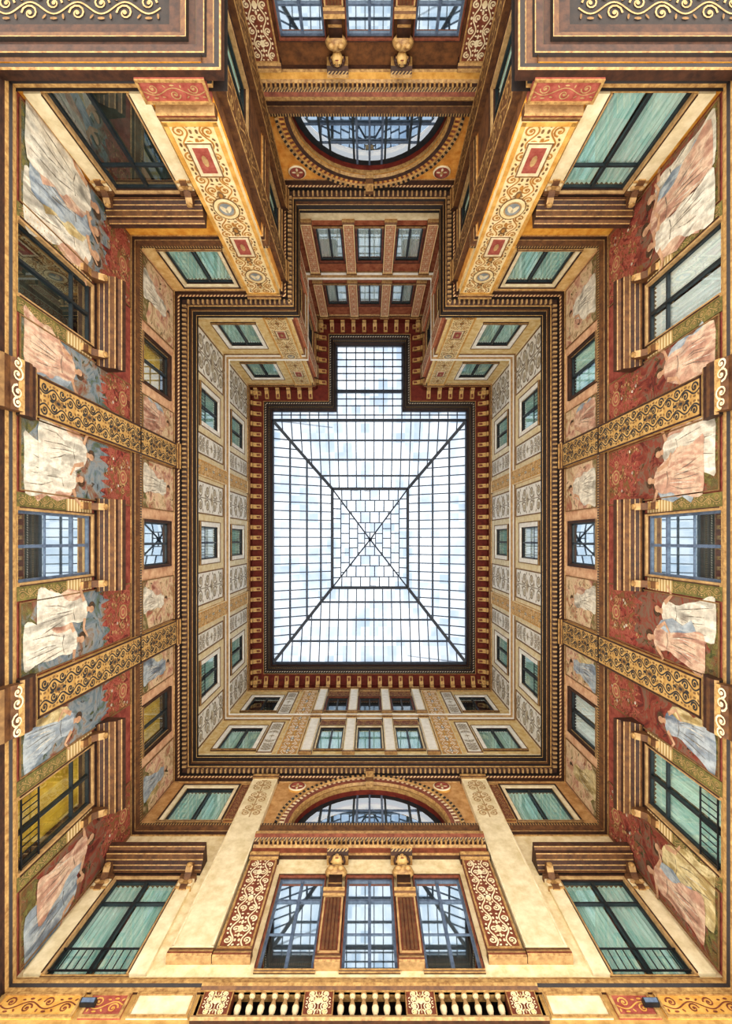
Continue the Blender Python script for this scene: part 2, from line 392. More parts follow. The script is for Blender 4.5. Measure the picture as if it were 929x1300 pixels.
# ------------------------------------------------------------ windows
def window(wall, u, z0, w, h, label, group, kind='teal', hood=False, rail=False, transom=True, surround='stone', jamb=None, glass='glass', name='casement_window', sw=.1, fk='frame', bars=0, sd=.06):
    wall.open.append((wall.sgn * u - w / 2, wall.sgn * u + w / 2, z0, z0 + h))
    t = thing(name, label, 'window', wall, u, z0, group)
    a = w / 2
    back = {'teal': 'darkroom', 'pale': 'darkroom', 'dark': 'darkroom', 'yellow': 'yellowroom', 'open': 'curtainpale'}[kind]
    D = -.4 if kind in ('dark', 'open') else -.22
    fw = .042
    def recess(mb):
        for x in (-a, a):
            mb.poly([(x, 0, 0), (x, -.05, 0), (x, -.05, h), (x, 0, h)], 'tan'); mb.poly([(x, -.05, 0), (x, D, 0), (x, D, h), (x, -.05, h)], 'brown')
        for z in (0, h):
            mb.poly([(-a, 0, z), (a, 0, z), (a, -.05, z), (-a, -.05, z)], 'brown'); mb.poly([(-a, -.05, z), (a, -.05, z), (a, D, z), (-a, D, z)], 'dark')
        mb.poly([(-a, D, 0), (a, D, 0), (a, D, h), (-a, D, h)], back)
    part('recess', t, (w, h, back), recess)
    def fr(mb):
        frame_strips(mb, -a, a, 0, h, fw, -.08, -.03, fk)
        mb.box(-.024, .024, -.08, -.02, fw, h - fw, fk)
        if transom: mb.box(-a + fw, a - fw, -.08, -.025, h * .72, h * .72 + .035, fk)
        for i in range(bars):
            z = h * .72 * (i + 1) / (bars + 1)
            mb.box(-a + fw, a - fw, -.07, -.04, z, z + .02, fk)
    part('window_frame', t, (w, h, transom, fk, bars), fr)
    for sg in (-1, 1):
        def pn(mb):
            x0, x1 = sorted((sg * .024, sg * (a - fw)))
            mb.poly([(x0, -.055, fw), (x1, -.055, fw), (x1, -.055, h - fw), (x0, -.055, h - fw)], glass)
        part('pane', t, (w, h, glass, sg), pn)
        if kind in ('teal', 'pale'):
            def cu(mb):
                n = 26; x0, x1 = sg * .03, sg * (a - .01)
                for i in range(n):
                    xa, xb = x0 + (x1 - x0) * i / n, x0 + (x1 - x0) * (i + 1) / n
                    ya, yb = -.12 + .02 * math.sin(i * 1.5), -.12 + .02 * math.sin((i + 1) * 1.5)
                    mb.poly([(xa, ya, .02), (xb, yb, .02), (xb, yb, h - .02), (xa, ya, h - .02)], 'curtain' if kind == 'teal' else 'curtainpale')
            part('curtain', t, (w, h, kind, sg), cu, True)
    def su(mb):
        e = 'brown' if surround != 'ivory' else 'scrollbrown'
        q = .7 if surround != 'ivory' else .85
        for sg in (-1, 1):
            x0, x1 = sorted((sg * a, sg * (a + sw)))
            mb.box(x0, x1, 0, .04, 0, h + sw, surround)
            x2, x3 = sorted((sg * (a + sw * q), sg * (a + sw)))
            mb.box(x2, x3, .04, .055, 0, h + sw, e)
        mb.box(-a, a, 0, .04, h, h + sw, surround); mb.box(-a - sw, a + sw, .04, .055, h + sw * q, h + sw, e)
    part('window_surround', t, (w, h, surround, sw), su)
    def si(mb):
        mb.prism([(0, -.06), (sd * .6, -.06), (sd * .8, -.04), (sd, -.03), (sd, 0), (-.03, .01)], -a - sw, a + sw, ['brown', 'gold', 'brown', 'gold', 'stone', 'stone'])
    part('sill', t, (w, sw, sd), si)
    if hood:
        hz = h + .1; hw = a + .33
        def hd(mb):
            mb.prism([(0, hz), (.05, hz), (.06, hz + .05), (.07, hz + .055), (.12, hz + .09), (.135, hz + .1), (.18, hz + .15), (.2, hz + .155), (.28, hz + .17), (.295, hz + .18), (.31, hz + .24), (.35, hz + .27), (.365, hz + .28), (.39, hz + .36), (0, hz + .4)],
                     -hw, hw, ['dark', 'midbrown', 'gold', 'brown', 'gold', 'brown', 'gold', 'midbrown', 'gold', 'brown', 'midbrown', 'gold', 'brown', 'gold', 'dark'], 'brown')
        part('hood', t, (w, h), hd)
        for sg in (-1, 1):
            def co(mb):
                x = sg * (a + .17)
                mb.prism([(0, h - .35), (.07, h - .33), (.1, h - .24), (.08, h - .12), (.16, h - .04), (.24, h + .02), (.25, h + .1), (0, h + .1)], x - .06, x + .06, ['gold', 'midbrown', 'gold', 'midbrown', 'tan', 'midbrown', 'gold', 'brown'], 'midbrown')
                mb.lathe(x, 0, [(.05, .24), (.05, .27), (.02, .28)], 10, 'gold', 'y', h + .03)
            part('console', t, (w, h, sg), co)
    if jamb:
        for sg in (-1, 1):
            if jamb == 'olive':
                def jb(mb):
                    x0, x1 = sorted((sg * (a + sw), sg * (a + sw + .21)))
                    mb.box(x0, x1, 0, .02, -.02, h * .6, 'olive'); mb.box(x0, x1, 0, .02, h * .6, h * 1.0, 'lattice')
                    rinceau(mb, x0 + .02, x1 - .02, 0, h * .6, .024, 'tan', wt=.8)
            else:
                def jb(mb):
                    x0, x1 = sorted((sg * (a + sw), sg * (a + sw + .24)))
                    mb.box(x0, x1, 0, .05, -.02, h - .3, 'stone'); mb.box(x0 - .015, x1 + .015, 0, .08, h - .3, h - .27, 'gold')
                    mb.box(x0 - .01, x1 + .01, 0, .07, h - .27, h - .08, 'stone')
                    for q in (-1, 1): mb.lathe((x0 + x1) / 2 + q * .08, 0, [(.045, .07), (.045, .1), (.02, .11)], 8, 'tan', 'y', h - .16)
                    mb.box(x0 - .02, x1 + .02, 0, .11, h - .08, h, 'midbrown')
            part('jamb_panel' if jamb == 'olive' else 'jamb_pilaster', t, (w, h, jamb, sg, sw), jb)
    if rail:
        def rl(mb):
            mb.box(-a, a, 0, .02, .42, .44, 'iron'); mb.box(-a, a, 0, .02, .06, .08, 'iron')
            for i in range(11):
                x = -a + .02 + i * (w - .04) / 10
                mb.box(x - .006, x + .006, .004, .016, .06, .43, 'iron')
        part('iron_railing', t, (w, h), rl)
    return t

def lunette(wall, u, zs, r, label, group):
    wall.arch.append((wall.sgn * u, zs, r))
    t = thing('lunette_window', label, 'window', wall, u, zs, group)
    n = 24
    A = [PI * i / n for i in range(n + 1)]
    D = -.3
    def rec(mb):
        for i in range(n):
            p, q = A[i], A[i + 1]
            P = lambda a, y, rr=r: (rr * math.cos(a), y, rr * math.sin(a))
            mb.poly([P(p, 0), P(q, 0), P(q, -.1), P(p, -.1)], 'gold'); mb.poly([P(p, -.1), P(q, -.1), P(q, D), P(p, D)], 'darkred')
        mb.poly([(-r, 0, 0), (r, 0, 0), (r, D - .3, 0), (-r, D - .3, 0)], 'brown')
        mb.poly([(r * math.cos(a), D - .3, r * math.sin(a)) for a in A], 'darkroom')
    part('recess', t, r, rec)
    def gl(mb): mb.poly([(r * math.cos(a), D + .02, r * math.sin(a)) for a in A], 'archglass')
    part('pane', t, r, gl)
    def fr(mb):
        for i in range(n):
            p, q = A[i], A[i + 1]
            o = [(rr * math.cos(a), D + .08, rr * math.sin(a)) for rr, a in ((r, p), (r, q), (r - .15, q), (r - .15, p))]
            mb.poly(o, 'frame')
        for x in (-1.15, -.95, -.38, -.3, .3, .38, .95, 1.15, 0):
            zz = math.sqrt(r * r - x * x); ww = .05
            mb.box(x - ww / 2, x + ww / 2, D + .03, D + .09, 0, zz - .02, 'frame' if abs(x) > .31 else 'bluegrey')
        for z in (.55, 1.05):
            xx = math.sqrt(r * r - z * z); mb.box(-xx, xx, D + .03, D + .07, z, z + .035, 'bluegrey')
        mb.box(-r, r, D + .02, D + .1, 0, .08, 'frame')
    part('window_frame', t, r, fr)
    lowarch = wall is LOW
    def av(mb):
        rs = [(r, .02), (r + .04, .08), (r + .12, .1), (r + .15, .06), (r + .25, .06), (r + .27, .1), (r + .33, .12), (r + .36, 0)]
        ks = ['gold', 'redbrown' if lowarch else 'brown', 'cream' if lowarch else 'ochre', 'redbrown', 'gold', 'dark', 'gold']
        for j in range(len(rs) - 1):
            for i in range(n * 4):
                p, q = PI * i / (4 * n), PI * (i + 1) / (4 * n)
                k = ks[j]
                if j == 3: k = ('cream' if lowarch else 'ochre') if i % 2 else 'redbrown'
                if j == 5: k = 'gold' if i % 2 else 'dark'
                (ra, ya), (rb, yb) = rs[j], rs[j + 1]
                mb.poly([(ra * math.cos(p), ya, ra * math.sin(p)), (ra * math.cos(q), ya, ra * math.sin(q)), (rb * math.cos(q), yb, rb * math.sin(q)), (rb * math.cos(p), yb, rb * math.sin(p))], k)
    part('archivolt', t, (r, lowarch), av)
    def ks_(mb):
        mb.prism([(0, r - .08), (.14, r - .05), (.18, r + .08), (.24, r + .26), (.26, r + .34), (0, r + .36)], -.1, .1, ['gold', 'midbrown', 'gold', 'midbrown', 'gold', 'dark'], 'brown')
    part('keystone', t, r, ks_)
    return t

# ------------------------------------------------------------ painted or carved upright strips
def pilaster(wall, u, z0, z1, w, d, label, group, ground='ochre', ink='navy', ink2=None, rim='gold', base=True, cap=True, pattern='rinceau', corbel=False, medals=0, name='painted_pilaster', wt=1.0, asp=1.0, rw=.03):
    t = thing(name, label, 'pilaster', wall, u, z0, group)
    H = z1 - z0; a = w / 2; key = (w, H, d, ground, ink, rim, pattern, medals, base)
    b0 = .1 if base else 0; c0 = .1 if cap else 0
    part('shaft', t, key, lambda mb: mb.box(-a, a, 0, d, 0, H, ground))
    def rm(mb):
        for x in (-a, a - rw): mb.box(x, x + rw, d, d + .012, b0, H - c0, rim)
        for z in (b0, H - c0 - rw): mb.box(-a, a, d, d + .012, z, z + rw, rim)
    part('border', t, key, rm)
    if pattern:
        def orn(mb):
            x0, x1 = -a + rw + .01, a - rw - .01
            if pattern == 'rinceau': rinceau(mb, x0, x1, b0 + .05, H - c0 - .05, d + .004, ink, ink2, wt=wt)
            elif pattern == 'double': double_rinceau(mb, x0, x1, b0 + .04, H - c0 - .04, d + .004, ink, ink2, wt, asp)
            elif pattern == 'tip': rosette_pattern(mb, x0 + .03, x1 - .03, H * .66, H - c0 - .06, d + .004, ink, ink2 or ink, wt)
            elif pattern == 'flute':
                n = 4
                for i in range(n):
                    x = -a + .05 + (w - .1) * (i + .5) / n
                    mb.box(x - .02, x + .02, d, d + .02, b0 + .05, H - c0 - .05, ink)
            else: rosette_pattern(mb, x0, x1, b0 + .05, H - c0 - .05, d + .004, ink, ink2 or ink, wt, asp)
        part('scroll_ornament' if pattern != 'flute' else 'fluting', t, key, orn)
    for i in range(medals):
        zc = H * (i + .7) / (medals + .5)
        def md(mb, i=i):
            if i % 2:
                for r, k, q in ((.6, 'scrollbrown', .01), (.55, 'yellowcream', .014), (.4, 'tan', .018), (.33, 'paintblue', .022)): mb.disc(0, 0, a * r, a * r * 1.2, d + q, k, 16)
                for s in (-1, 1): mb.disc(s * a * .1, 0, a * .12, a * .26, d + .026, 'cream', 8, s * .5)
            else:
                mb.box(-a * .5, a * .5, d + .005, d + .02, -a * .85, a * .85, 'cream'); frame_strips(mb, -a * .5, a * .5, -a * .85, a * .85, .02, d + .02, d + .028, 'scrollbrown')
                mb.box(-a * .3, a * .3, d + .02, d + .028, -a * .62, a * .62, 'red'); mb.disc(0, 0, a * .12, a * .3, d + .03, 'tan', 8)
        o = part('medallion', t, (key, 'm', i % 2), md); o.location = (0, 0, zc)
    if base:
        bk = ['tan', 'gold', 'redbrown', 'gold', 'midbrown', 'gold', 'tan']
        part('pilaster_base', t, key, lambda mb: mb.prism([(0, -.06), (d + .01, -.06), (d + .025, -.03), (d + .025, 0), (d + .015, .04), (d + .01, .08), (0, .09)], -a - .02, a + .02, bk, 'midbrown'))
    if cap:
        part('capital', t, key, lambda mb: mb.prism([(0, H - .11), (d + .01, H - .11), (d + .03, H - .07), (d + .05, H - .04), (d + .07, H + .02), (0, H + .03)], -a - .02, a + .02, ['brown', 'gold', 'midbrown', 'gold', 'brown', 'brown'], 'brown'))
    if corbel:
        def cb(mb):
            mb.prism([(0, -.85), (.1, -.83), (.15, -.7), (.14, -.58), (.19, -.5), (.21, -.42), (0, -.4)], -.36, .36, ['scrollbrown', 'scrollbrown', 'midbrown', 'midbrown', 'gold', 'midbrown', 'gold', 'brown'], 'midbrown')
            for sg in (-1, 1):
                for x, r in ((.12, .1), (.27, .075)):
                    s0 = len(mb.v); spiral(mb, sg * x, -.55, r, 0, sg, 0, 'cream', .03)
                    for i in range(s0, len(mb.v)):
                        xx, y, z = mb.v[i]; mb.v[i] = (xx, .215 + (z + .56) * .1 + y, z)
        part('corbel', t, 1, cb)
        part('pedestal_block', t, w, lambda mb: mb.prism([(0, -.38), (.12, -.38), (.16, -.34), (.18, -.28), (.17, -.2), (.13, -.16), (.13, -.08), (.11, -.03), (0, -.02)], -a - .08, a + .08, ['dark', 'gold', 'brown', 'midbrown', 'gold', 'brown', 'gold', 'brown'], 'brown'))
    return t

def panel(wall, u, w, z0, z1, label, group, ground='cream', ink='scrollbrown', rim='gold', d=.02, ink2=None, pattern='rinceau', name='ornament_panel', cat='wall panel', wt=1.0):
    t = thing(name, label, cat, wall, u, z0, group)
    H = z1 - z0; a = w / 2; key = (w, H, ground, ink, rim, d, pattern)
    part('panel_ground', t, key, lambda mb: mb.box(-a, a, 0, d, 0, H, ground))
    part('moulded_border', t, key, lambda mb: frame_strips(mb, -a, a, 0, H, .035, d, d + .02, rim))
    if pattern == 'floral':
        part('floral_relief', t, key, lambda mb: floral(mb, -a + .05, a - .05, .05, H - .05, d + .006, ink, ink2 or ink))
    elif pattern:
        part('scroll_ornament', t, key, lambda mb: rinceau(mb, -a + .05, a - .05, .05, H - .05, d + .004, ink, ink2, wt=wt))
    return t

POSES = [
    dict(robe=[(-.18, 0), (-.21, .1), (-.15, .28), (-.13, .45), (-.09, .58), (-.13, .7), (-.12, .8), (-.05, .84), (.05, .84), (.12, .8), (.13, .7), (.09, .57), (.15, .42), (.18, .25), (.27, .07), (.24, 0)],
         arms=[[(.1, .78), (.2, .66), (.3, .74)], [(-.11, .77), (-.2, .63), (-.1, .54)]]),
    dict(robe=[(-.22, 0), (-.26, .12), (-.2, .3), (-.24, .42), (-.15, .5), (-.17, .66), (-.13, .78), (-.05, .84), (.04, .84), (.13, .79), (.2, .66), (.26, .5), (.34, .4), (.3, .26), (.34, .12), (.4, 0), (.2, .02)],
         arms=[[(.12, .77), (.16, .6), (.28, .52)], [(-.11, .77), (-.22, .82), (-.3, .94)]]),
    dict(robe=[(-.3, 0), (-.34, .08), (-.26, .22), (-.24, .36), (-.14, .46), (-.12, .6), (-.15, .72), (-.11, .81), (-.04, .84), (.05, .84), (.12, .8), (.14, .68), (.1, .55), (.13, .4), (.1, .2), (.16, .05), (.12, 0)],
         arms=[[(.1, .78), (.22, .76), (.32, .84)], [(-.1, .77), (-.24, .7), (-.34, .76)]]),
]
def figure(mb, cx, z0, H, robe_, fl, y, pose, rng):
    P = lambda x, z: (cx + fl * x * H, z0 + z * H)
    Q = lambda pts, yy, k: mb.poly([(P(x, z)[0], yy, P(x, z)[1]) for x, z in pts], k)
    Q([(-.1, .8), (-.22, .7), (-.27, .5), (-.22, .34), (-.3, .2), (-.18, .12), (-.08, .3)], y, {'robewhite': 'roberose', 'robeblue': 'robeochre', 'roberose': 'robeblue', 'robeochre': 'roberose'}[robe_])
    mb.disc(P(-.015, .925)[0], P(-.015, .925)[1], .06 * H, .068 * H, y + .001, 'hair')
    out = POSES[pose]['robe']; sm = []
    for i in range(len(out)):
        a, b = out[i], out[(i + 1) % len(out)]
        sm += [(a[0] * .75 + b[0] * .25, a[1] * .75 + b[1] * .25), (a[0] * .25 + b[0] * .75, a[1] * .25 + b[1] * .75)]
    Q(sm, y + .002, robe_)
    for i in range(6):
        x = -.12 + .045 * i + rng.uniform(-.01, .01); k = 'foldlight' if i % 3 == 1 else 'fold'
        zt = rng.uniform(.4, .62); zl = rng.uniform(.03, .2)
        mb.ribbon([P(x * .6, zt), P(x * .95 + rng.uniform(-.02, .02), (zt + zl) * .55), P(x * 1.3 + .02, zl)], [.003 * H, .014 * H, .004 * H], y + .004, k)
    mb.ribbon([P(-.1, .6), P(0, .575), P(.09, .6)], .014 * H, y + .004, 'fold')
    Q([(-.03, .82), (.035, .82), (.028, .88), (-.022, .88)], y + .005, 'skin')
    mb.disc(P(.015, .912)[0], P(.015, .912)[1], .04 * H, .052 * H, y + .006, 'skin')
    for ar in POSES[pose]['arms']:
        mb.ribbon([P(*q) for q in ar], [.055 * H, .042 * H, .024 * H], y + .006, 'skin')

def fresco(wall, u0, u1, z0, z1, label, group, ground, robes, low=.62, upper='damask', big=True):
    u = (u0 + u1) / 2; w = abs(u1 - u0); a = w / 2; H = z1 - z0
    rng = random.Random(int(u * 1000) + int(z0 * 10) + (500 if wall is LEFT else 0))
    t = thing('wall_painting', label, 'painting', wall, u, z0, group)
    hz = H * low
    def g(mb):
        if low < 1:
            n = 22; edge = [hz + rng.uniform(-.2, .2) for _ in range(n + 1)]
            mb.poly([(-a, .02, 0), (a, .02, 0)] + [(a - 2 * a * i / n, .02, edge[i]) for i in range(n + 1)], ground)
            mb.poly([(a, .02, H), (-a, .02, H)] + [(-a + 2 * a * i / n, .02, edge[n - i]) for i in range(n + 1)], upper)
        else: mb.poly([(-a, .02, 0), (a, .02, 0), (a, .02, H), (-a, .02, H)], ground)
        n = 9
        mb.poly([(-a, .021, 0), (a, .021, 0)] + [(a - 2 * a * i / n, .021, hz * rng.uniform(.08, .2)) for i in range(n + 1)], 'meadow')
        ks = ['strokegrey', 'strokegreen', 'strokedark', 'strokegreen'] if ground == 'frescoblue' else ['strokerose', 'strokegreen', 'strokegreen', 'strokedark']
        for i in range(int(70 * w * (1 if big else .5))):
            x = rng.uniform(-a + .09, a - .09); z = rng.uniform(.05, hz)
            s = rng.uniform(.01, .05)
            mb.disc(x, z, s * 1.6, s * .5, .0215 + .00002 * i, ks[rng.randrange(4)], 7, rng.uniform(0, PI))
        if low < 1:
            for j in range(max(2, int(w / .22))):
                x = -a + .1 + (2 * a - .2) * (j + .5) / max(2, int(w / .22)); z = hz + rng.uniform(-.1, .1)
                while z < H - .14:
                    x2 = min(a - .08, max(-a + .08, x + rng.uniform(-.08, .08)))
                    mb.ribbon([(x, z), (x2, z + .12)], .008, .0225, 'strokegreen')
                    for sg in (-1, 1): mb.disc(x2 + sg * .035, z + .07, .034, .013, .0227, rng.choice(['strokegreen', 'tan', 'strokerose']), 7, sg * .7)
                    if rng.random() < .45: mb.disc(x2, z + .12, .03, .03, .0229, rng.choice(['foldlight', 'strokerose', 'tan']), 8)
                    x = x2; z += .12
    part('painted_ground', t, (u, z0, wall.words), g)
    def b(mb):
        frame_strips(mb, -a, a, 0, H, .02, .02, .035, 'scrollbrown')
    part('painted_border', t, (w, H, low), b)
    nf = len(robes)
    for i, rb in enumerate(robes):
        x = (i - (nf - 1) / 2) * w / max(nf, 1) * .86
        fh = hz * (.94 if big else .84) * rng.uniform(.88, 1.02); fl = rng.choice((-1, 1))
        fh = min(fh, w * 1.35 if nf > 1 else w * 1.9)
        part('painted_figure', t, (u, z0, i, wall.words), lambda mb: figure(mb, x, hz * .03 + (hz * .94 - fh) * .5 * (i % 2), fh, rb, fl, .025 + .008 * i, rng.randrange(3), rng))
    if low < 1 and big:
        def ro(mb):
            zc = H - .3; r = min(a * .5, .15)
            for rr, k in ((r, 'tan'), (r * .8, 'red'), (r * .55, 'tan'), (r * .35, 'red')): mb.disc(0, zc, rr, rr, .026 + (r - rr) * .02, k, 16)
            for sg in (-1, 1): spiral(mb, sg * (r + .11), zc, .09, 0, sg, .026, 'tan', .02)
        part('painted_rosette', t, (w, H, 'o'), ro)
    return t

def roundel(wall, u, z, r, label, group, k='red'):
    t = thing('roundel', label, 'medallion', wall, u, z, group)
    part('rim', t, (r, k), lambda mb: mb.lathe(0, 0, [(r, 0), (r, .05), (r * .85, .07), (r * .75, .05), (r * .7, .04)], 20, ['ochre', 'cream', 'redbrown', 'red'], 'y', 0))
    def rs(mb):
        for i in range(8): mb.disc(r * .35 * math.cos(i * PI / 4), r * .35 * math.sin(i * PI / 4), r * .28, r * .13, .05 + .001 * i, k if i % 2 else 'cream', 8, i * PI / 4)
        mb.ball(0, .05, 0, r * .18, .05, r * .18, 'gold')
    part('rosette', t, (r, k), rs)
    return t

def bust(wall, u, z, label, group):
    t = thing('caryatid_bust', label, 'sculpture', wall, u, z, group)
    t.scale = (1.2, 1.1, 1.0)
    def body(mb):
        mb.prism([(0, 0), (.1, .02), (.14, .1), (.11, .18), (.16, .3), (0, .32)], -.1, .1, ['gold', 'brown', 'gold', 'brown', 'gold', 'brown'], 'brown')
        mb.ball(0, .12, .42, .17, .11, .13, 'gold'); mb.ball(-.07, .2, .4, .055, .05, .06, 'gold'); mb.ball(.07, .2, .4, .055, .05, .06, 'gold')
        mb.lathe(0, .12, [(.06, .48), (.05, .56), (.055, .6)], 10, 'gold')
    part('torso', t, 1, body, True)
    def head(mb):
        mb.ball(0, .15, .68, .085, .1, .12, 'brightgold', 12, 9); mb.ball(0, .25, .67, .02, .03, .03, 'gold', 8, 5)
        for s in (-1, 1):
            mb.ball(s * .035, .235, .7, .016, .012, .012, 'dark', 6, 4); mb.ball(s * .088, .14, .67, .015, .025, .03, 'gold', 6, 4)
        mb.ball(0, .235, .62, .03, .015, .01, 'redbrown', 6, 4)
    part('head', t, 1, head, True)
    part('hair', t, 1, lambda mb: [mb.ball(.1 * math.cos(i * PI / 6), .13, .7 + .11 * math.sin(i * PI / 6), .035, .07, .035, 'brown', 8, 5) for i in range(7)], True)
    part('cushion_capital', t, 1, lambda mb: mb.prism([(0, .8), (.16, .8), (.2, .86), (.24, .88), (.26, .93), (0, .94)], -.17, .17, ['gold', 'brown', 'beadfine', 'gold', 'dark', 'brown'], 'brown'))
    return t

# ------------------------------------------------------------ the two long side walls
ORD3 = ['topmost in the photo', 'middle one', 'bottommost in the photo']
ORD6 = ['first from the top', 'second from the top', 'third from the top', 'fourth from the top', 'fifth from the top', 'sixth from the top']
WC = [-4.02, .1, 4.22]; BC = [-2.13, 2.35]
SEG = [(-6.3, -4.82), (-3.22, -2.46), (-1.8, -.7), (.9, 2.02), (2.68, 3.42), (5.02, 6.14)]
for W_ in (LEFT, RIGHT):
    side = W_.words; isl = W_ is LEFT
    for i, u in enumerate(WC):
        kind = (['dark', 'open', 'yellow'] if isl else ['pale', 'open', 'teal'])[i]
        look = {'dark': 'dark', 'open': 'bright reflecting', 'yellow': 'yellow-lit', 'pale': 'pale-curtained', 'teal': 'teal-curtained'}
        window(W_, u, 6.7, 1.04, 1.78, f'tall {look[kind]} window under a brown hood on the {side}, {ORD3[i]}', 'tall hooded windows of the side walls',
               kind, hood=True, rail=(i == 2), surround='tan', jamb='olive', glass='mirrorglass' if kind == 'open' else 'glass', sw=.05, bars=1 if kind == 'open' else 0, sd=.02, fk='bluegrey' if kind == 'open' else 'frame')
        kind = (['yellow', 'open', 'yellow'] if isl else ['teal', 'open', 'pale'])[i]
        window(W_, u, 10.36, 1.0, 1.4, f'low {look[kind]} window in the narrow fresco storey of the {side}, {ORD3[i]}', 'windows of the narrow fresco storey',
               kind, surround='brown', glass='mirrorglass' if kind == 'open' else 'glass', sw=.06, transom=False)
        window(W_, u, 13.9, 1.0, 1.65, f'cream-framed window just above the great cornice on the {side}, {ORD3[i]}', 'lower row of upper-storey windows', 'teal' if i != 1 else 'pale', surround='ivory', sw=.16, rail=True, transom=False)
        window(W_, u, 17.0, 1.0, 1.6, f'small cream-framed window just under the red eaves on the {side}, {ORD3[i]}', 'top row of upper-storey windows', 'teal', surround='ivory', sw=.16, transom=False)
    for i, u in enumerate(BC):
        ud = ['upper one', 'lower one'][i]
        pilaster(W_, u, 6.98, 12.1, .6, .1, f'long gold strip with dark scrollwork crossing the {side} frescoes, {ud}', 'gold scroll strips of the side walls', 'bandgold', 'navy', 'scrollbrown', corbel=True, pattern='double', wt=1.3, asp=1.2, rim='brown', base=False)
        pilaster(W_, u, 13.3, 19.3, .5, .05, f'narrow ochre strip rising between cream panels on the upper {side}, {ud}', 'ochre strips of the upper storeys', 'ochre', 'cream', 'paintblue', rim='cream', base=False, pattern='double')
    robes = ['robewhite', 'robeblue', 'roberose', 'robeochre']
    for i, (a, b) in enumerate(SEG):
        rb = [robes[(i + (0 if isl else 2)) % 4], robes[(i + 1) % 4]] if (b - a) > 1 else [robes[(i + 1) % 4]]
        if i in (2, 3): rb = ['robewhite', 'robewhite' if isl else 'roberose']
        if i == 0: rb = ['robewhite', 'robeblue' if isl else 'roberose', 'robewhite']
        fresco(W_, a, b, 6.72, 9.84, f'large painting of robed figures below red ground on the {side}, {ORD6[i]}', 'large figure paintings of the side walls',
               'frescoblue' if (isl and i != 5) else 'frescored', rb, low=.7 if isl else .66)
        fresco(W_, a, b, 10.34, 12.0, f'small rose-toned figure painting in the narrow storey of the {side}, {ORD6[i]}', 'small figure paintings of the narrow storey',
               'frescopink', rb[:1], low=1, big=False)
        w = b - a - .12
        panel(W_, (a + b) / 2, w, 13.65, 16.05, f'cream arabesque panel just above the great cornice on the {side}, {ORD6[i]}', 'lower row of arabesque panels', 'ivory', 'greyink', rim='scrollbrown', pattern='floral', ink2='paleink')
        panel(W_, (a + b) / 2, w, 16.7, 19.2, f'cream arabesque panel just under the eaves on the {side}, {ORD6[i]}', 'top row of arabesque panels', 'ivory', 'greyink', rim='scrollbrown', pattern='floral', ink2='paleink')

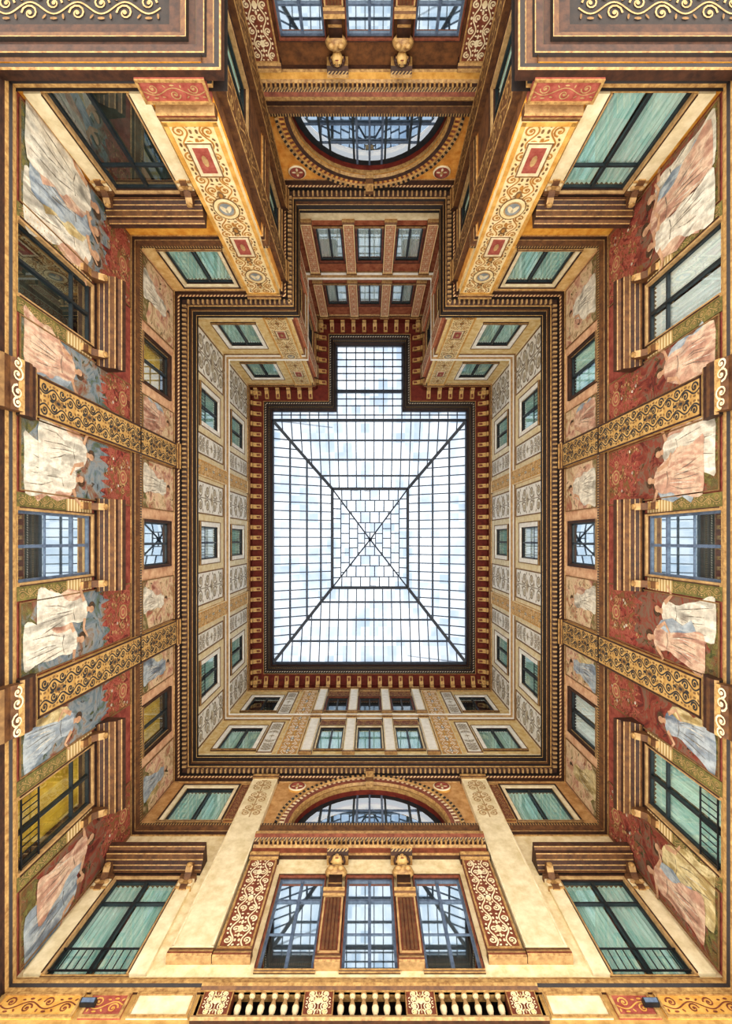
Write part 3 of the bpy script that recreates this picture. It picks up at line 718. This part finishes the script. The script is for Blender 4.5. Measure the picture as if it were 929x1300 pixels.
# ------------------------------------------------------------ short walls: side bays shared by the upper and lower wall
for W_ in (LOW, TOP):
    side = W_.words; low = W_ is LOW
    for s, sw_ in ((-1, 'left'), (1, 'right')):
        k = 'dark' if (not low and s < 0) else 'teal'
        window(W_, s * 4.04, 6.72, 1.16, 1.9, f'tall {"dark" if k == "dark" else "teal-curtained"} window between pilasters on the {side}, {sw_} side of the photo', 'tall side windows of the short walls', k, hood=True, rail=low, surround='tan', jamb='stone', sw=.05, sd=.02)
        window(W_, s * 3.95, 10.36, 1.2, 1.42, f'low teal-curtained window under the great cornice on the {side}, {sw_} side', 'low windows of the short walls', 'teal', surround='cream', sw=.12, transom=False)
        window(W_, s * 4.0, 13.9, 1.05, 1.65, f'curtained window just above the great cornice on the {side}, {sw_} corner', 'lower row of upper-storey windows', 'teal', surround='ivory', sw=.14, transom=False)
        window(W_, s * 4.0, 17.0, 1.05, 1.6, f'small window just under the eaves on the {side}, {sw_} corner', 'top row of upper-storey windows', 'teal' if not low else 'dark', surround='ivory', sw=.14, transom=False)
        if low:
            pilaster(W_, s * 2.64, 6.95, 12.1, .62, .12, f'tall plain cream pilaster with painted tip on the lower wall, {sw_} of the arch', 'plain cream pilasters', 'stone', 'tan', pattern='tip', rim='cream')
            pilaster(W_, s * 2.02, 6.95, 9.12, .52, .1, f'red and cream patterned pilaster beside the triple windows of the lower wall, {sw_} side', 'red patterned pilasters', 'redbrown', 'cream', 'cream', rim='gold', pattern='double', wt=1.5)
            pilaster(W_, s * 2.38, 13.3, 19.3, .62, .06, f'wide gold strip on the upper storeys of the lower wall, {sw_} side', 'wide gold strips', 'ochre', 'ivory', 'paintblue', rim='cream', base=False, pattern='double')
            panel(W_, s * 3.11, .26, 10.4, 11.95, f'narrow dark scroll panel beside the low window on the lower wall, {sw_} side', 'narrow dark scroll panels', 'redbrown', 'tan')
            panel(W_, s * 3.07, .46, 13.7, 16.0, f'narrow cream arabesque panel on the lower wall above the great cornice, {sw_} side', 'narrow arabesque panels', 'ivory', 'greyink', rim='scrollbrown', pattern='floral', ink2='paleink')
            panel(W_, s * 3.07, .46, 16.75, 19.15, f'narrow cream arabesque panel on the lower wall under the eaves, {sw_} side', 'narrow arabesque panels', 'ivory', 'greyink', rim='scrollbrown', pattern='floral', ink2='paleink')
            panel(W_, s * 2.75, .8, 6.1, 6.44, f'cream panel under the sill course of the lower wall, {sw_} of the balustrade', 'panels at the wall foot', 'cream', 'tan', pattern=None)
            panel(W_, s * 3.5, .55, 6.1, 6.44, f'red scroll panel under the sill course of the lower wall, far {sw_} of the balustrade', 'panels at the wall foot', 'red', 'ochre')
            panel(W_, s * 4.4, 1.1, 6.1, 6.44, f'ochre scroll panel at the {sw_} foot of the lower wall', 'panels at the wall foot', 'ochre', 'redbrown')
        else:
            pilaster(W_, s * 2.69, 6.95, 12.1, .82, .14, f'broad cream and gold arabesque pier with red medallions at the {sw_} side of the recess', 'arabesque piers of the recess', 'yellowcream', 'deepochre', 'scrollbrown', rim='ochre', pattern='double', medals=4, wt=1.1, rw=.07, asp=1.3)
            pilaster(W_, s * 2.69, 13.3, 19.3, .7, .08, f'upper arabesque pier above the great cornice at the {sw_} side of the recess', 'upper arabesque piers', 'yellowcream', 'deepochre', 'scrollbrown', rim='ochre', pattern='double', base=False, medals=3, rw=.05)
            panel(W_, s * 2.72, .95, 6.4, 6.76, f'red panel with gold scrolls at the foot of the pier {sw_} of the recess', 'foot panels', 'red', 'tan', d=.13, wt=.8)
            panel(W_, s * 4.2, 1.5, 6.34, 6.43, f'ochre panel with cream scrolls at the {sw_} foot of the upper wall', 'foot panels', 'ochre', 'cream')

# ------------------------------------------------------------ centre bays: lower wall and back of the recess
for W_ in (LOW, NB):
    side = W_.words; low = W_ is LOW
    for i, u in enumerate((-1.22, 0, 1.22)):
        nm_ = ['left', 'middle', 'right'][i]
        window(W_, u, 6.8, .82, 1.86, f'tall bright window with blue-grey bars, {nm_} of three below the arch on the {side}', 'triple windows below the arches', 'open', surround='redbrown', sw=.03, glass='mirrorglass', fk='bluegrey', bars=1, sd=.03)
        window(W_, u, 13.9, .76, 1.7, f'loggia window just above the great cornice, {nm_} of three on the {side}', 'lower loggia windows', 'teal' if low else 'pale', surround='redbrown' if not low else 'cream', sw=.06, transom=False)
        window(W_, u, 17.0, .76, 1.5, f'small loggia window under the eaves, {nm_} of three on the {side}', 'top loggia windows', 'dark' if low else 'pale', surround='redbrown', sw=.06, transom=False)
        if low:
            panel(W_, u, .86, 15.72, 16.14, f'red-brown frieze panel above the {nm_} lower loggia window of the lower wall', 'loggia frieze panels', 'redbrown', 'tan')
            panel(W_, u, .86, 18.62, 19.22, f'red-brown frieze panel above the {nm_} top loggia window of the lower wall', 'loggia frieze panels', 'redbrown', 'tan')
    lunette(W_, 0, 10.18, 1.72, f'half-round window under a moulded arch on the {side}', 'arched windows')
    for s, sw_ in ((-1, 'left'), (1, 'right')):
        pilaster(W_, s * .61, 6.85, 8.16, .33, .12, f'fluted red-brown column {sw_} of the middle window on the {side}', 'fluted columns between the triple windows', 'redbrown', 'midbrown', pattern='flute', rim='tan')
        bust(W_, s * .61, 8.2, f'gilded caryatid bust above the {sw_} fluted column of the {side}', 'gilded caryatid busts')
        roundel(W_, s * 1.8, 11.78, .22, f'round red rosette medallion in the {sw_} spandrel of the arch on the {side}', 'spandrel medallions')
        if not low:
            pilaster(W_, s * 1.96, 6.95, 9.12, .5, .1, f'red and cream patterned pilaster at the {sw_} end of the recess back wall', 'red patterned pilasters', 'redbrown', 'cream', 'cream', rim='gold', pattern='double', wt=1.5)
    for i, u in enumerate((-1.84, -.61, .61, 1.84)):
        o4 = ['far left', 'inner left', 'inner right', 'far right'][i]
        for z0, z1, st in ((13.5, 16.15, 'lower'), (16.7, 19.26, 'top')):
            if low: pilaster(W_, u, z0, z1, .32, .14, f'plain cream loggia pilaster, {o4}, {st} row of the lower wall', 'cream loggia pilasters', 'ivory', 'tan', pattern=None, rim='cream')
            else: pilaster(W_, u, z0, z1, .32, .14, f'salmon loggia pilaster with pale ornament, {o4}, {st} row of the recess', 'salmon loggia pilasters', 'salmon', 'cream', pattern='double', rim='yellowcream')
    e = thing('entablature', f'projecting brown and gold entablature above the triple windows of the {side}', 'entablature', W_, 0, 9.16, 'entablatures above the triple windows')
    hw = 2.3 if low else 2.2
    def en(mb):
        mb.prism([(0, 0), (.08, 0), (.1, .04), (.12, .16), (.16, .2), (.18, .26), (.24, .3), (.28, .36), (.28, .44), (0, .48)], -hw, hw, ['brown', 'gold', 'redbrown' if low else 'ochre', 'gold', 'brown', 'beadfine', 'redbrown', 'gold', 'midbrown', 'brown'], 'brown')
    part('moulding', e, (hw, low), en)
    def en2(mb):
        for i in range(int((2 * hw - .1) / .09)): mb.box(-hw + .05 + i * .09, -hw + .085 + i * .09, .14, .24, .19, .26, 'gold')
        mb.box(-hw + .03, hw - .03, .1, .16, .2, .25, 'dark')
    part('dentil_course', e, hw, en2)

# recess side walls
for W_ in (NL, NR):
    for z0, h, st in ((6.9, 1.7, 'tall'), (10.38, 1.3, 'low'), (14.0, 1.5, 'upper'), (17.1, 1.4, 'topmost')):
        window(W_, -7.75, z0, .9, h, f'{st} window seen edge-on in the {W_.words}', 'windows of the recess sides', 'teal', surround='tan', transom=False)
    for i, u in enumerate((-6.85, -8.7)):
        pilaster(W_, u, 6.95, 12.1, .5, .12, f'brown and gold pilaster in the {W_.words}, {["nearer the court", "nearer the back"][i]}', 'recess side pilasters', 'midbrown', 'gold', rim='gold')
        pilaster(W_, u, 13.3, 19.3, .5, .1, f'upper salmon pilaster in the {W_.words}, {["nearer the court", "nearer the back"][i]}', 'upper recess side pilasters', 'salmon', 'cream', rim='cream', base=False)

# ------------------------------------------------------------ balustrade at the foot of the lower wall
BW = 2.3
LOW.open.append((-BW, BW, 6.06, 6.48))
bal = thing('balustrade', 'low stone balustrade with red patterned posts below the triple windows', 'balustrade', LOW, 0, 6.06)
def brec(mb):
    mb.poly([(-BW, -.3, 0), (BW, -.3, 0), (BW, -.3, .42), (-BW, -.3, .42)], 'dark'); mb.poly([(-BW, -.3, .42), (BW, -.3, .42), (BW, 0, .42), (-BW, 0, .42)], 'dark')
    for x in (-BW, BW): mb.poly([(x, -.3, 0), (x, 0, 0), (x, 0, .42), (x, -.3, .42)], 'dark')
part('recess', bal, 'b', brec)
part('base_rail', bal, 1, lambda mb: mb.prism([(-.3, -.03), (.06, -.03), (.08, .0), (.06, .04), (-.3, .04)], -BW, BW, ['brown', 'gold', 'tan', 'brown', 'brown']))
part('top_rail', bal, 1, lambda mb: mb.prism([(-.1, .38), (.06, .38), (.09, .41), (.1, .45), (-.1, .45)], -BW, BW, ['gold', 'midbrown', 'gold', 'brown', 'brown']))
for x in (-2.04, -.68, .68, 2.04):
    def pst(mb):
        mb.box(-.2, .2, -.1, .05, .04, .38, 'redbrown'); frame_strips(mb, -.2, .2, .04, .38, .012, .05, .062, 'gold')
        floral(mb, -.18, .18, .06, .36, .056, 'cream', 'yellowcream')
    o = part('post', bal, 1, pst); o.location = (x, 0, 0)
for a, b, n in ((-1.82, -.9, 6), (-.46, .46, 6), (.9, 1.82, 6)):
    for i in range(n):
        o = part('baluster', bal, 1, lambda mb: mb.lathe(0, 0, [(.042, .04), (.042, .07), (.022, .09), (.042, .15), (.046, .2), (.024, .28), (.02, .31), (.042, .35), (.042, .38)], 12, ['tan', 'stone', 'stone', 'stone', 'tan', 'tan', 'stone', 'tan']), True)
        o.location = (a + (b - a) * (i + .5) / n, 0, 0)
for s, nm_ in ((-1, 'left'), (1, 'right')):
    fl = thing('floodlight', f'small black floodlight on the {nm_} foot of the lower wall', 'lamp', LOW, s * 3.72, 6.26, 'small floodlights', d=.02)
    part('housing', fl, 1, lambda mb: mb.prism([(.02, -.04), (.08, -.045), (.1, .02), (.03, .04)], -.1, .1, 'iron'))
    part('bracket', fl, 1, lambda mb: mb.box(-.02, .02, -.02, .03, -.02, .02, 'iron'))
    part('lens', fl, 1, lambda mb: mb.poly([(-.085, .083, -.035), (.085, .083, -.035), (.085, .1, .015), (-.085, .1, .015)], 'bluegrey'))

# ------------------------------------------------------------ shell: walls with their openings
def wall_mesh(name, W_, u0, u1, z0, z1, mat):
    x0, x1 = sorted((W_.sgn * u0, W_.sgn * u1))
    rects = [r for r in W_.open if r[1] > x0 and r[0] < x1]
    for (c, zs, r) in W_.arch:
        if x0 < c < x1: rects.append((c - r - .02, c + r + .02, zs, zs + r + .02))
    xs = sorted({x0, x1} | {v for r in rects for v in r[:2] if x0 < v < x1}); zs_ = sorted({z0, z1} | {v for r in rects for v in r[2:] if z0 < v < z1})
    mb = MB()
    for i in range(len(xs) - 1):
        for j in range(len(zs_) - 1):
            cx, cz = (xs[i] + xs[i + 1]) / 2, (zs_[j] + zs_[j + 1]) / 2
            if any(r[0] < cx < r[1] and r[2] < cz < r[3] for r in rects): continue
            mb.poly([(xs[i], 0, zs_[j]), (xs[i + 1], 0, zs_[j]), (xs[i + 1], 0, zs_[j + 1]), (xs[i], 0, zs_[j + 1])], mat)
    for (c, zs, r) in W_.arch:
        if not x0 < c < x1: continue
        R = r + .02; n = 24
        def pt(i):
            a = PI * i / n; ca, sa = math.cos(a), math.sin(a)
            s = min(R / abs(ca) if abs(ca) > 1e-6 else 1e9, R / sa if sa > 1e-6 else 1e9)
            return (c + r * ca, 0, zs + r * sa), (c + s * ca, 0, zs + s * sa)
        for i in range(n):
            a, b = pt(i); e, f = pt(i + 1)
            mb.poly([a, b, f, e], mat)
    o = bpy.data.objects.new(name, mb.mesh(name)); col.objects.link(o)
    o.location = W_.o; o.rotation_euler = (0, 0, W_.rz); o['kind'] = 'structure'
    return o
wall_mesh('wall_left', LEFT, YT, YB, 6.0, 20.0, 'sidewall')
wall_mesh('wall_right', RIGHT, YT, YB, 6.0, 20.0, 'sidewall')
wall_mesh('wall_front', LOW, -WX, WX, 5.85, 20.0, 'lowwall')
wall_mesh('wall_back_left', TOP, -WX, -NX, 6.3, 20.0, 'topwall')
wall_mesh('wall_back_right', TOP, NX, WX, 6.3, 20.0, 'topwall')
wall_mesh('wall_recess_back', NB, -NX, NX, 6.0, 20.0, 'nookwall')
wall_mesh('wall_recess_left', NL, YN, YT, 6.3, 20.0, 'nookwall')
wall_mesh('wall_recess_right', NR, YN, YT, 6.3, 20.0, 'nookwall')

def plan(d):
    return [(-WX + d, YB - d), (WX - d, YB - d), (WX - d, YT + d), (NX - d, YT + d), (NX - d, YN + d), (-NX + d, YN + d), (-NX + d, YT + d), (-WX + d, YT + d)]
def ring(name, prof, ks, extra=None):
    mb = MB()
    for j in range(len(prof) - 1):
        A, B = plan(prof[j][0]), plan(prof[j + 1][0]); za, zb = prof[j][1], prof[j + 1][1]
        for i in range(8):
            k = (i + 1) % 8
            mb.poly([(*A[i], za), (*A[k], za), (*B[k], zb), (*B[i], zb)], ks[j])
    if extra: extra(mb)
    o = bpy.data.objects.new(name, mb.mesh(name)); col.objects.link(o); o['kind'] = 'structure'
    return o
def dentils(d0, d1, z0, z1, step, wd, k):
    def fn(mb):
        P = plan(0)
        Q = plan(d1)
        for i in range(8):
            a, b = Vector(P[i]), Vector(P[(i + 1) % 8]); qa, qb = Vector(Q[i]), Vector(Q[(i + 1) % 8])
            t = (b - a).normalized(); nrm = Vector((t.y, -t.x))
            if (qa - a).dot(nrm) < 0: nrm = -nrm
            L0 = (qa - a).dot(t); L1 = (qb - a).dot(t); n = max(1, int((L1 - L0) / step))
            for j in range(n):
                c = a + t * (L0 + (j + .5) * (L1 - L0) / n)
                p = c + nrm * d0; q = c + nrm * d1
                xs = sorted((p.x - abs(t.x) * wd / 2, p.x + abs(t.x) * wd / 2, q.x - abs(t.x) * wd / 2, q.x + abs(t.x) * wd / 2)); ys = sorted((p.y - abs(t.y) * wd / 2, p.y + abs(t.y) * wd / 2, q.y - abs(t.y) * wd / 2, q.y + abs(t.y) * wd / 2))
                mb.box(xs[0], xs[-1], ys[0], ys[-1], z0, z1, k)
    return fn
ring('trim_1', [(0, 6.44), (.03, 6.44), (.04, 6.5), (.07, 6.53), (.07, 6.59), (.04, 6.62), (.03, 6.66), (0, 6.68)], ['brown', 'gold', 'dark', 'gold', 'brown', 'gold', 'dark'])
ring('trim_2', [(0, 9.88), (.03, 9.885), (.04, 9.98), (.05, 9.985), (.1, 10.1), (.1, 10.17), (.04, 10.22), (0, 10.24)], ['gold', 'brown', 'gold', 'midbrown', 'beadfine', 'dark', 'brown'])
ring('trim_3', [(0, 12.05), (.03, 12.06), (.05, 12.2), (.09, 12.22), (.11, 12.34), (.24, 12.37), (.26, 12.4), (.29, 12.45), (.29, 12.56), (.3, 12.57), (.36, 12.66), (.365, 12.68), (.38, 12.76), (0, 12.85)],
     ['gold', 'brown', 'beadred', 'dark', 'brown', 'gold', 'dark', 'midbrown', 'gold', 'dark', 'brightgold', 'dark', 'stone'], dentils(.12, .22, 12.29, 12.37, .12, .045, 'tan'))
ring('trim_4', [(0, 16.2), (.04, 16.22), (.05, 16.35), (.1, 16.42), (.12, 16.52), (0, 16.58)], ['scrollbrown', 'ivory', 'tan', 'ivory', 'stone'])
ring('trim_5', [(0, 13.2), (.08, 13.2), (.08, 13.5), (.04, 13.55), (0, 13.56)], ['stone', 'stone', 'cream', 'cream'])
ring('trim_6', [(0, 19.3), (.05, 19.32), (.05, 19.42), (0, 19.44)], ['gold', 'beadfine', 'gold'])
ring('trim_7', [(0, 20.0), (.5, 20.0), (.52, 19.94), (.55, 19.94), (.57, 20.05), (.61, 20.07), (.63, 20.15), (.69, 20.18), (.71, 20.28), (.76, 20.3), (.8, 20.42), (.82, 20.5), (.82, 20.65), (0, 20.7)],
     ['darkred', 'gold', 'gold', 'dark', 'beadwhite', 'brown', 'dark', 'beadgold', 'dark', 'brown', 'dark', 'dark', 'dark'])
P8 = plan(0)
tn = 8
for i in range(8):
    a, b = Vector(P8[i]), Vector(P8[(i + 1) % 8])
    W_ = [LOW, RIGHT, TOP, NR, NB, NL, TOP, LEFT][i]
    us = sorted(((a.x, b.x) if W_ in (LOW, TOP, NB) else (a.y, b.y)))
    L0, L1 = us
    fr = MB(); x0, x1 = sorted((W_.sgn * L0, W_.sgn * L1))
    fr.box(x0, x1, 0, .04, 19.5, 19.98, 'darkred'); fr.box(x0, x1, .04, .055, 19.5, 19.54, 'gold')
    tr = bpy.data.objects.new(f'trim_{tn}', fr.mesh('frieze')); tn += 1; col.objects.link(tr)
    tr.location = W_.o; tr.rotation_euler = (0, 0, W_.rz); tr['kind'] = 'structure'
    n = max(2, int((x1 - x0) / .43))
    for j in range(n):
        def md(mb):
            mb.prism([(.04, -.3), (.1, -.3), (.14, -.22), (.3, -.14), (.42, -.12), (.44, -.02), (.04, -.02)], -.08, .08, ['brightgold', 'tan', 'brightgold', 'brightgold', 'brightgold', 'brightgold', 'tan'], 'gold')
            mb.box(-.04, .04, .2, .4, -.16, -.13, 'redbrown')
        o = part('modillion', tr, 1, md); o.location = (x0 + (j + .5) * (x1 - x0) / n, 0, 20.0)

# ------------------------------------------------------------ portico ceilings seen at the top corners
for s in (-1, 1):
    mb = MB()
    x0, x1, y0, y1, z = (-9.0, -1.98, -10.5, -6.26, 6.3)
    def R(d):
        pts = [(x0 + d, y0 + d), (x1 - d, y0 + d), (x1 - d, y1 - d), (x0 + d, y1 - d)]
        return [(-s * px, py) for px, py in pts]
    prof = [(0, 6.45), (0, 6.3), (.02, 6.28), (.09, 6.3), (.11, 6.34), (.12, 6.34), (.2, 6.33), (.22, 6.29), (.23, 6.28), (.33, 6.29), (.35, 6.34), (.36, 6.38), (.46, 6.38), (.48, 6.33), (.49, 6.33), (.56, 6.35), (.58, 6.4), (.59, 6.42), (.74, 6.42), (.76, 6.48)]
    ks = ['brown', 'gold', 'dark', 'beadgold', 'gold', 'midbrown', 'dark', 'gold', 'brown', 'olive', 'gold', 'brown', 'dark', 'gold', 'midbrown', 'dark', 'gold', 'brown', 'gold']
    for j in range(len(prof) - 1):
        A, B = R(prof[j][0]), R(prof[j + 1][0])
        for i in range(4):
            k = (i + 1) % 4
            mb.poly([(*A[i], prof[j][1]), (*A[k], prof[j][1]), (*B[k], prof[j + 1][1]), (*B[i], prof[j + 1][1])], ks[j])
    A = R(.76); mb.poly([(*p, 6.48) for p in A], 'dark')
    A0 = R(0); mb.poly([(*p, 6.6) for p in A0], 'dark')
    sm = MB(); rinceau(sm, -5.2, 0, 0, .4, 0, 'tan', 'scrollbrown', wt=.8, dens=1.2); b0 = len(mb.v)
    mb.v += [(-s * (x - 2.86), -7.08 - zz, 6.47 - y) for x, y, zz in sm.v]; mb.f += [tuple(b0 + i for i in f) for f in sm.f]; mb.mi += [mb.m(sm.mats[i]) for i in sm.mi]
    o = bpy.data.objects.new('ceiling', mb.mesh('ceiling')); col.objects.link(o); o['kind'] = 'structure'

# ------------------------------------------------------------ glass roof
SK = bpy.data.objects.new('pyramid_skylight', None); col.objects.link(SK); SK.location = (0, 0, 20.5)
SK['label'] = 'large hipped glass roof with dark steel bars over the court'; SK['category'] = 'skylight'
zb, zi, za = 0, 1.3, 2.3
Bs = [(-4.2, -5.17, zb), (4.2, -5.17, zb), (4.2, 5.36, zb), (-4.2, 5.36, zb)]
In = [(-1.72, -2.34, zi), (1.76, -2.34, zi), (1.76, 2.22, zi), (-1.72, 2.22, zi)]
AP = (.03, 0, za)
def lerp(a, b, t): return tuple(a[i] + (b[i] - a[i]) * t for i in range(3))
def slope_bars(mb, P0, P1, Q0, Q1, step, w, k, purl, pk, stagger=False, pw=.06):
    ax = 0 if abs(P1[0] - P0[0]) > abs(P1[1] - P0[1]) else 1
    o = 1 - ax
    lo, hi = P0[ax], P1[ax]; n = int(abs(hi - lo) / step)
    rows = [0] + list(purl) + [1] if stagger else [0, 1]
    for r in range(len(rows) - 1):
        ta, tb = rows[r], rows[r + 1]; off = .5 if (stagger and r % 2) else 0
        for i in range(1, n + 1):
            c = lo + (hi - lo) * (i - off) / n
            t0 = (c - P0[ax]) / (Q0[ax] - P0[ax]) if Q0[ax] != P0[ax] else 9
            t1 = (c - P1[ax]) / (Q1[ax] - P1[ax]) if Q1[ax] != P1[ax] else 9
            t = min([x for x in (t0, t1) if x >= 0] + [tb])
            if t <= ta + .01: continue
            def at(tt):
                e = [0, 0, 0]; e[ax] = c; e[o] = P0[o] + (Q0[o] - P0[o]) * tt; e[2] = P0[2] + (Q0[2] - P0[2]) * tt
                return tuple(e)
            mb.beam(at(ta), at(t), w, .05, k)
    for t in purl: mb.beam(lerp(P0, Q0, t), lerp(P1, Q1, t), pw, .07, pk)
for i in range(4):
    j = (i + 1) % 4
    part('outer_glass_slope', SK, i, lambda mb: mb.poly([Bs[i], Bs[j], In[j], In[i]], 'skyglass')).location = (0, 0, .04)
    part('inner_glass_slope', SK, i, lambda mb: mb.poly([In[i], In[j], AP], 'skyglass')).location = (0, 0, .04)
    part('glazing_bars', SK, ('s', i), lambda mb: (slope_bars(mb, Bs[i], Bs[j], In[i], In[j], .39, .042, 'thinsteel', (.28, .56, .8), 'thinsteel', pw=.08),
                                            slope_bars(mb, In[i], In[j], AP, AP, .42, .045, 'thinsteel', (.22, .44, .66, .85), 'thinsteel', True, .045)))
    part('hip_beam', SK, i, lambda mb: (mb.beam(Bs[i], In[i], .13, .16, 'steel'), mb.beam(In[i], AP, .06, .08, 'steel')))
    part('ring_beam', SK, i, lambda mb: mb.beam(In[i], In[j], .12, .16, 'steel'))
    part('eaves_beam', SK, i, lambda mb: mb.beam(Bs[i], Bs[j], .1, .16, 'steel'))
part('boss', SK, 1, lambda mb: mb.lathe(.03, 0, [(.02, za - .14), (.09, za - .1), (.09, za)], 12, 'steel'))
FS = bpy.data.objects.new('flat_skylight', None); col.objects.link(FS); FS.location = (0, 0, 20.5)
FS['label'] = 'small flat glass roof over the recess, above the hipped glass roof'; FS['category'] = 'skylight'
part('glass_sheet', FS, 1, lambda mb: (mb.poly([(-1.45, -8.42, .04), (1.45, -8.42, .04), (1.45, -5.25, .04), (-1.45, -5.25, .04)], 'skyglass'),
                                       mb.poly([(-4.22, -5.6, .04), (-1.45, -5.6, .04), (-1.45, -5.25, .04), (-4.22, -5.25, .04)], 'skyglass'), mb.poly([(4.22, -5.6, .04), (1.45, -5.6, .04), (1.45, -5.25, .04), (4.22, -5.25, .04)], 'skyglass')))
def fb(mb):
    for i in range(8):
        x = -1.4 + .4 * i; mb.beam((x, -8.4, 0), (x, -5.25, 0), .042, .05, 'thinsteel')
    for i in range(7):
        for s in (-1, 1): mb.beam((s * (1.8 + .4 * i), -5.58, 0), (s * (1.8 + .4 * i), -5.25, 0), .042, .05, 'thinsteel')
    for y in (-8.1, -7.8, -7.5, -7.2, -6.9, -6.1, -5.8): mb.beam((-1.43, y, 0), (1.43, y, 0), .042, .05, 'thinsteel')
    mb.beam((-4.2, -5.4, 0), (4.2, -5.4, 0), .04, .05, 'thinsteel')
part('glazing_bars', FS, 'f', fb)
part('cross_beam', FS, 1, lambda mb: mb.beam((-1.43, -6.42, 0), (1.43, -6.42, 0), .13, .14, 'steel'))

# ------------------------------------------------------------ light
w = bpy.data.worlds.new('World'); sc.world = w; w.use_nodes = True; nt = w.node_tree; L = nt.links.new
bg = nt.nodes['Background']; tc = nt.nodes.new('ShaderNodeTexCoord'); sp = nt.nodes.new('ShaderNodeSeparateXYZ'); L(tc.outputs['Generated'], sp.inputs[0])
mr = nt.nodes.new('ShaderNodeMapRange'); mr.inputs[1].default_value = -.4; mr.inputs[2].default_value = .4; L(sp.outputs[2], mr.inputs[0])
mx = nt.nodes.new('ShaderNodeMixRGB'); mx.inputs[1].default_value = (3.3, 3.1, 2.8, 1); mx.inputs[2].default_value = (1.16, 1.2, 1.26, 1)
L(mr.outputs[0], mx.inputs[0]); L(mx.outputs[0], bg.inputs[0]); bg.inputs[1].default_value = 1.0

# ------------------------------------------------------------ camera on the court floor looking straight up
cam = bpy.data.cameras.new('camera'); co = bpy.data.objects.new('camera', cam); col.objects.link(co); sc.camera = co
co.location = (0, 0, 0); co.rotation_euler = (PI, 0, 0)
cam.sensor_fit = 'VERTICAL'; cam.sensor_height = 36; cam.lens = F / 1300 * 36
cam.shift_x = -4.5 / 1300; cam.shift_y = 35 / 1300; cam.clip_end = 200
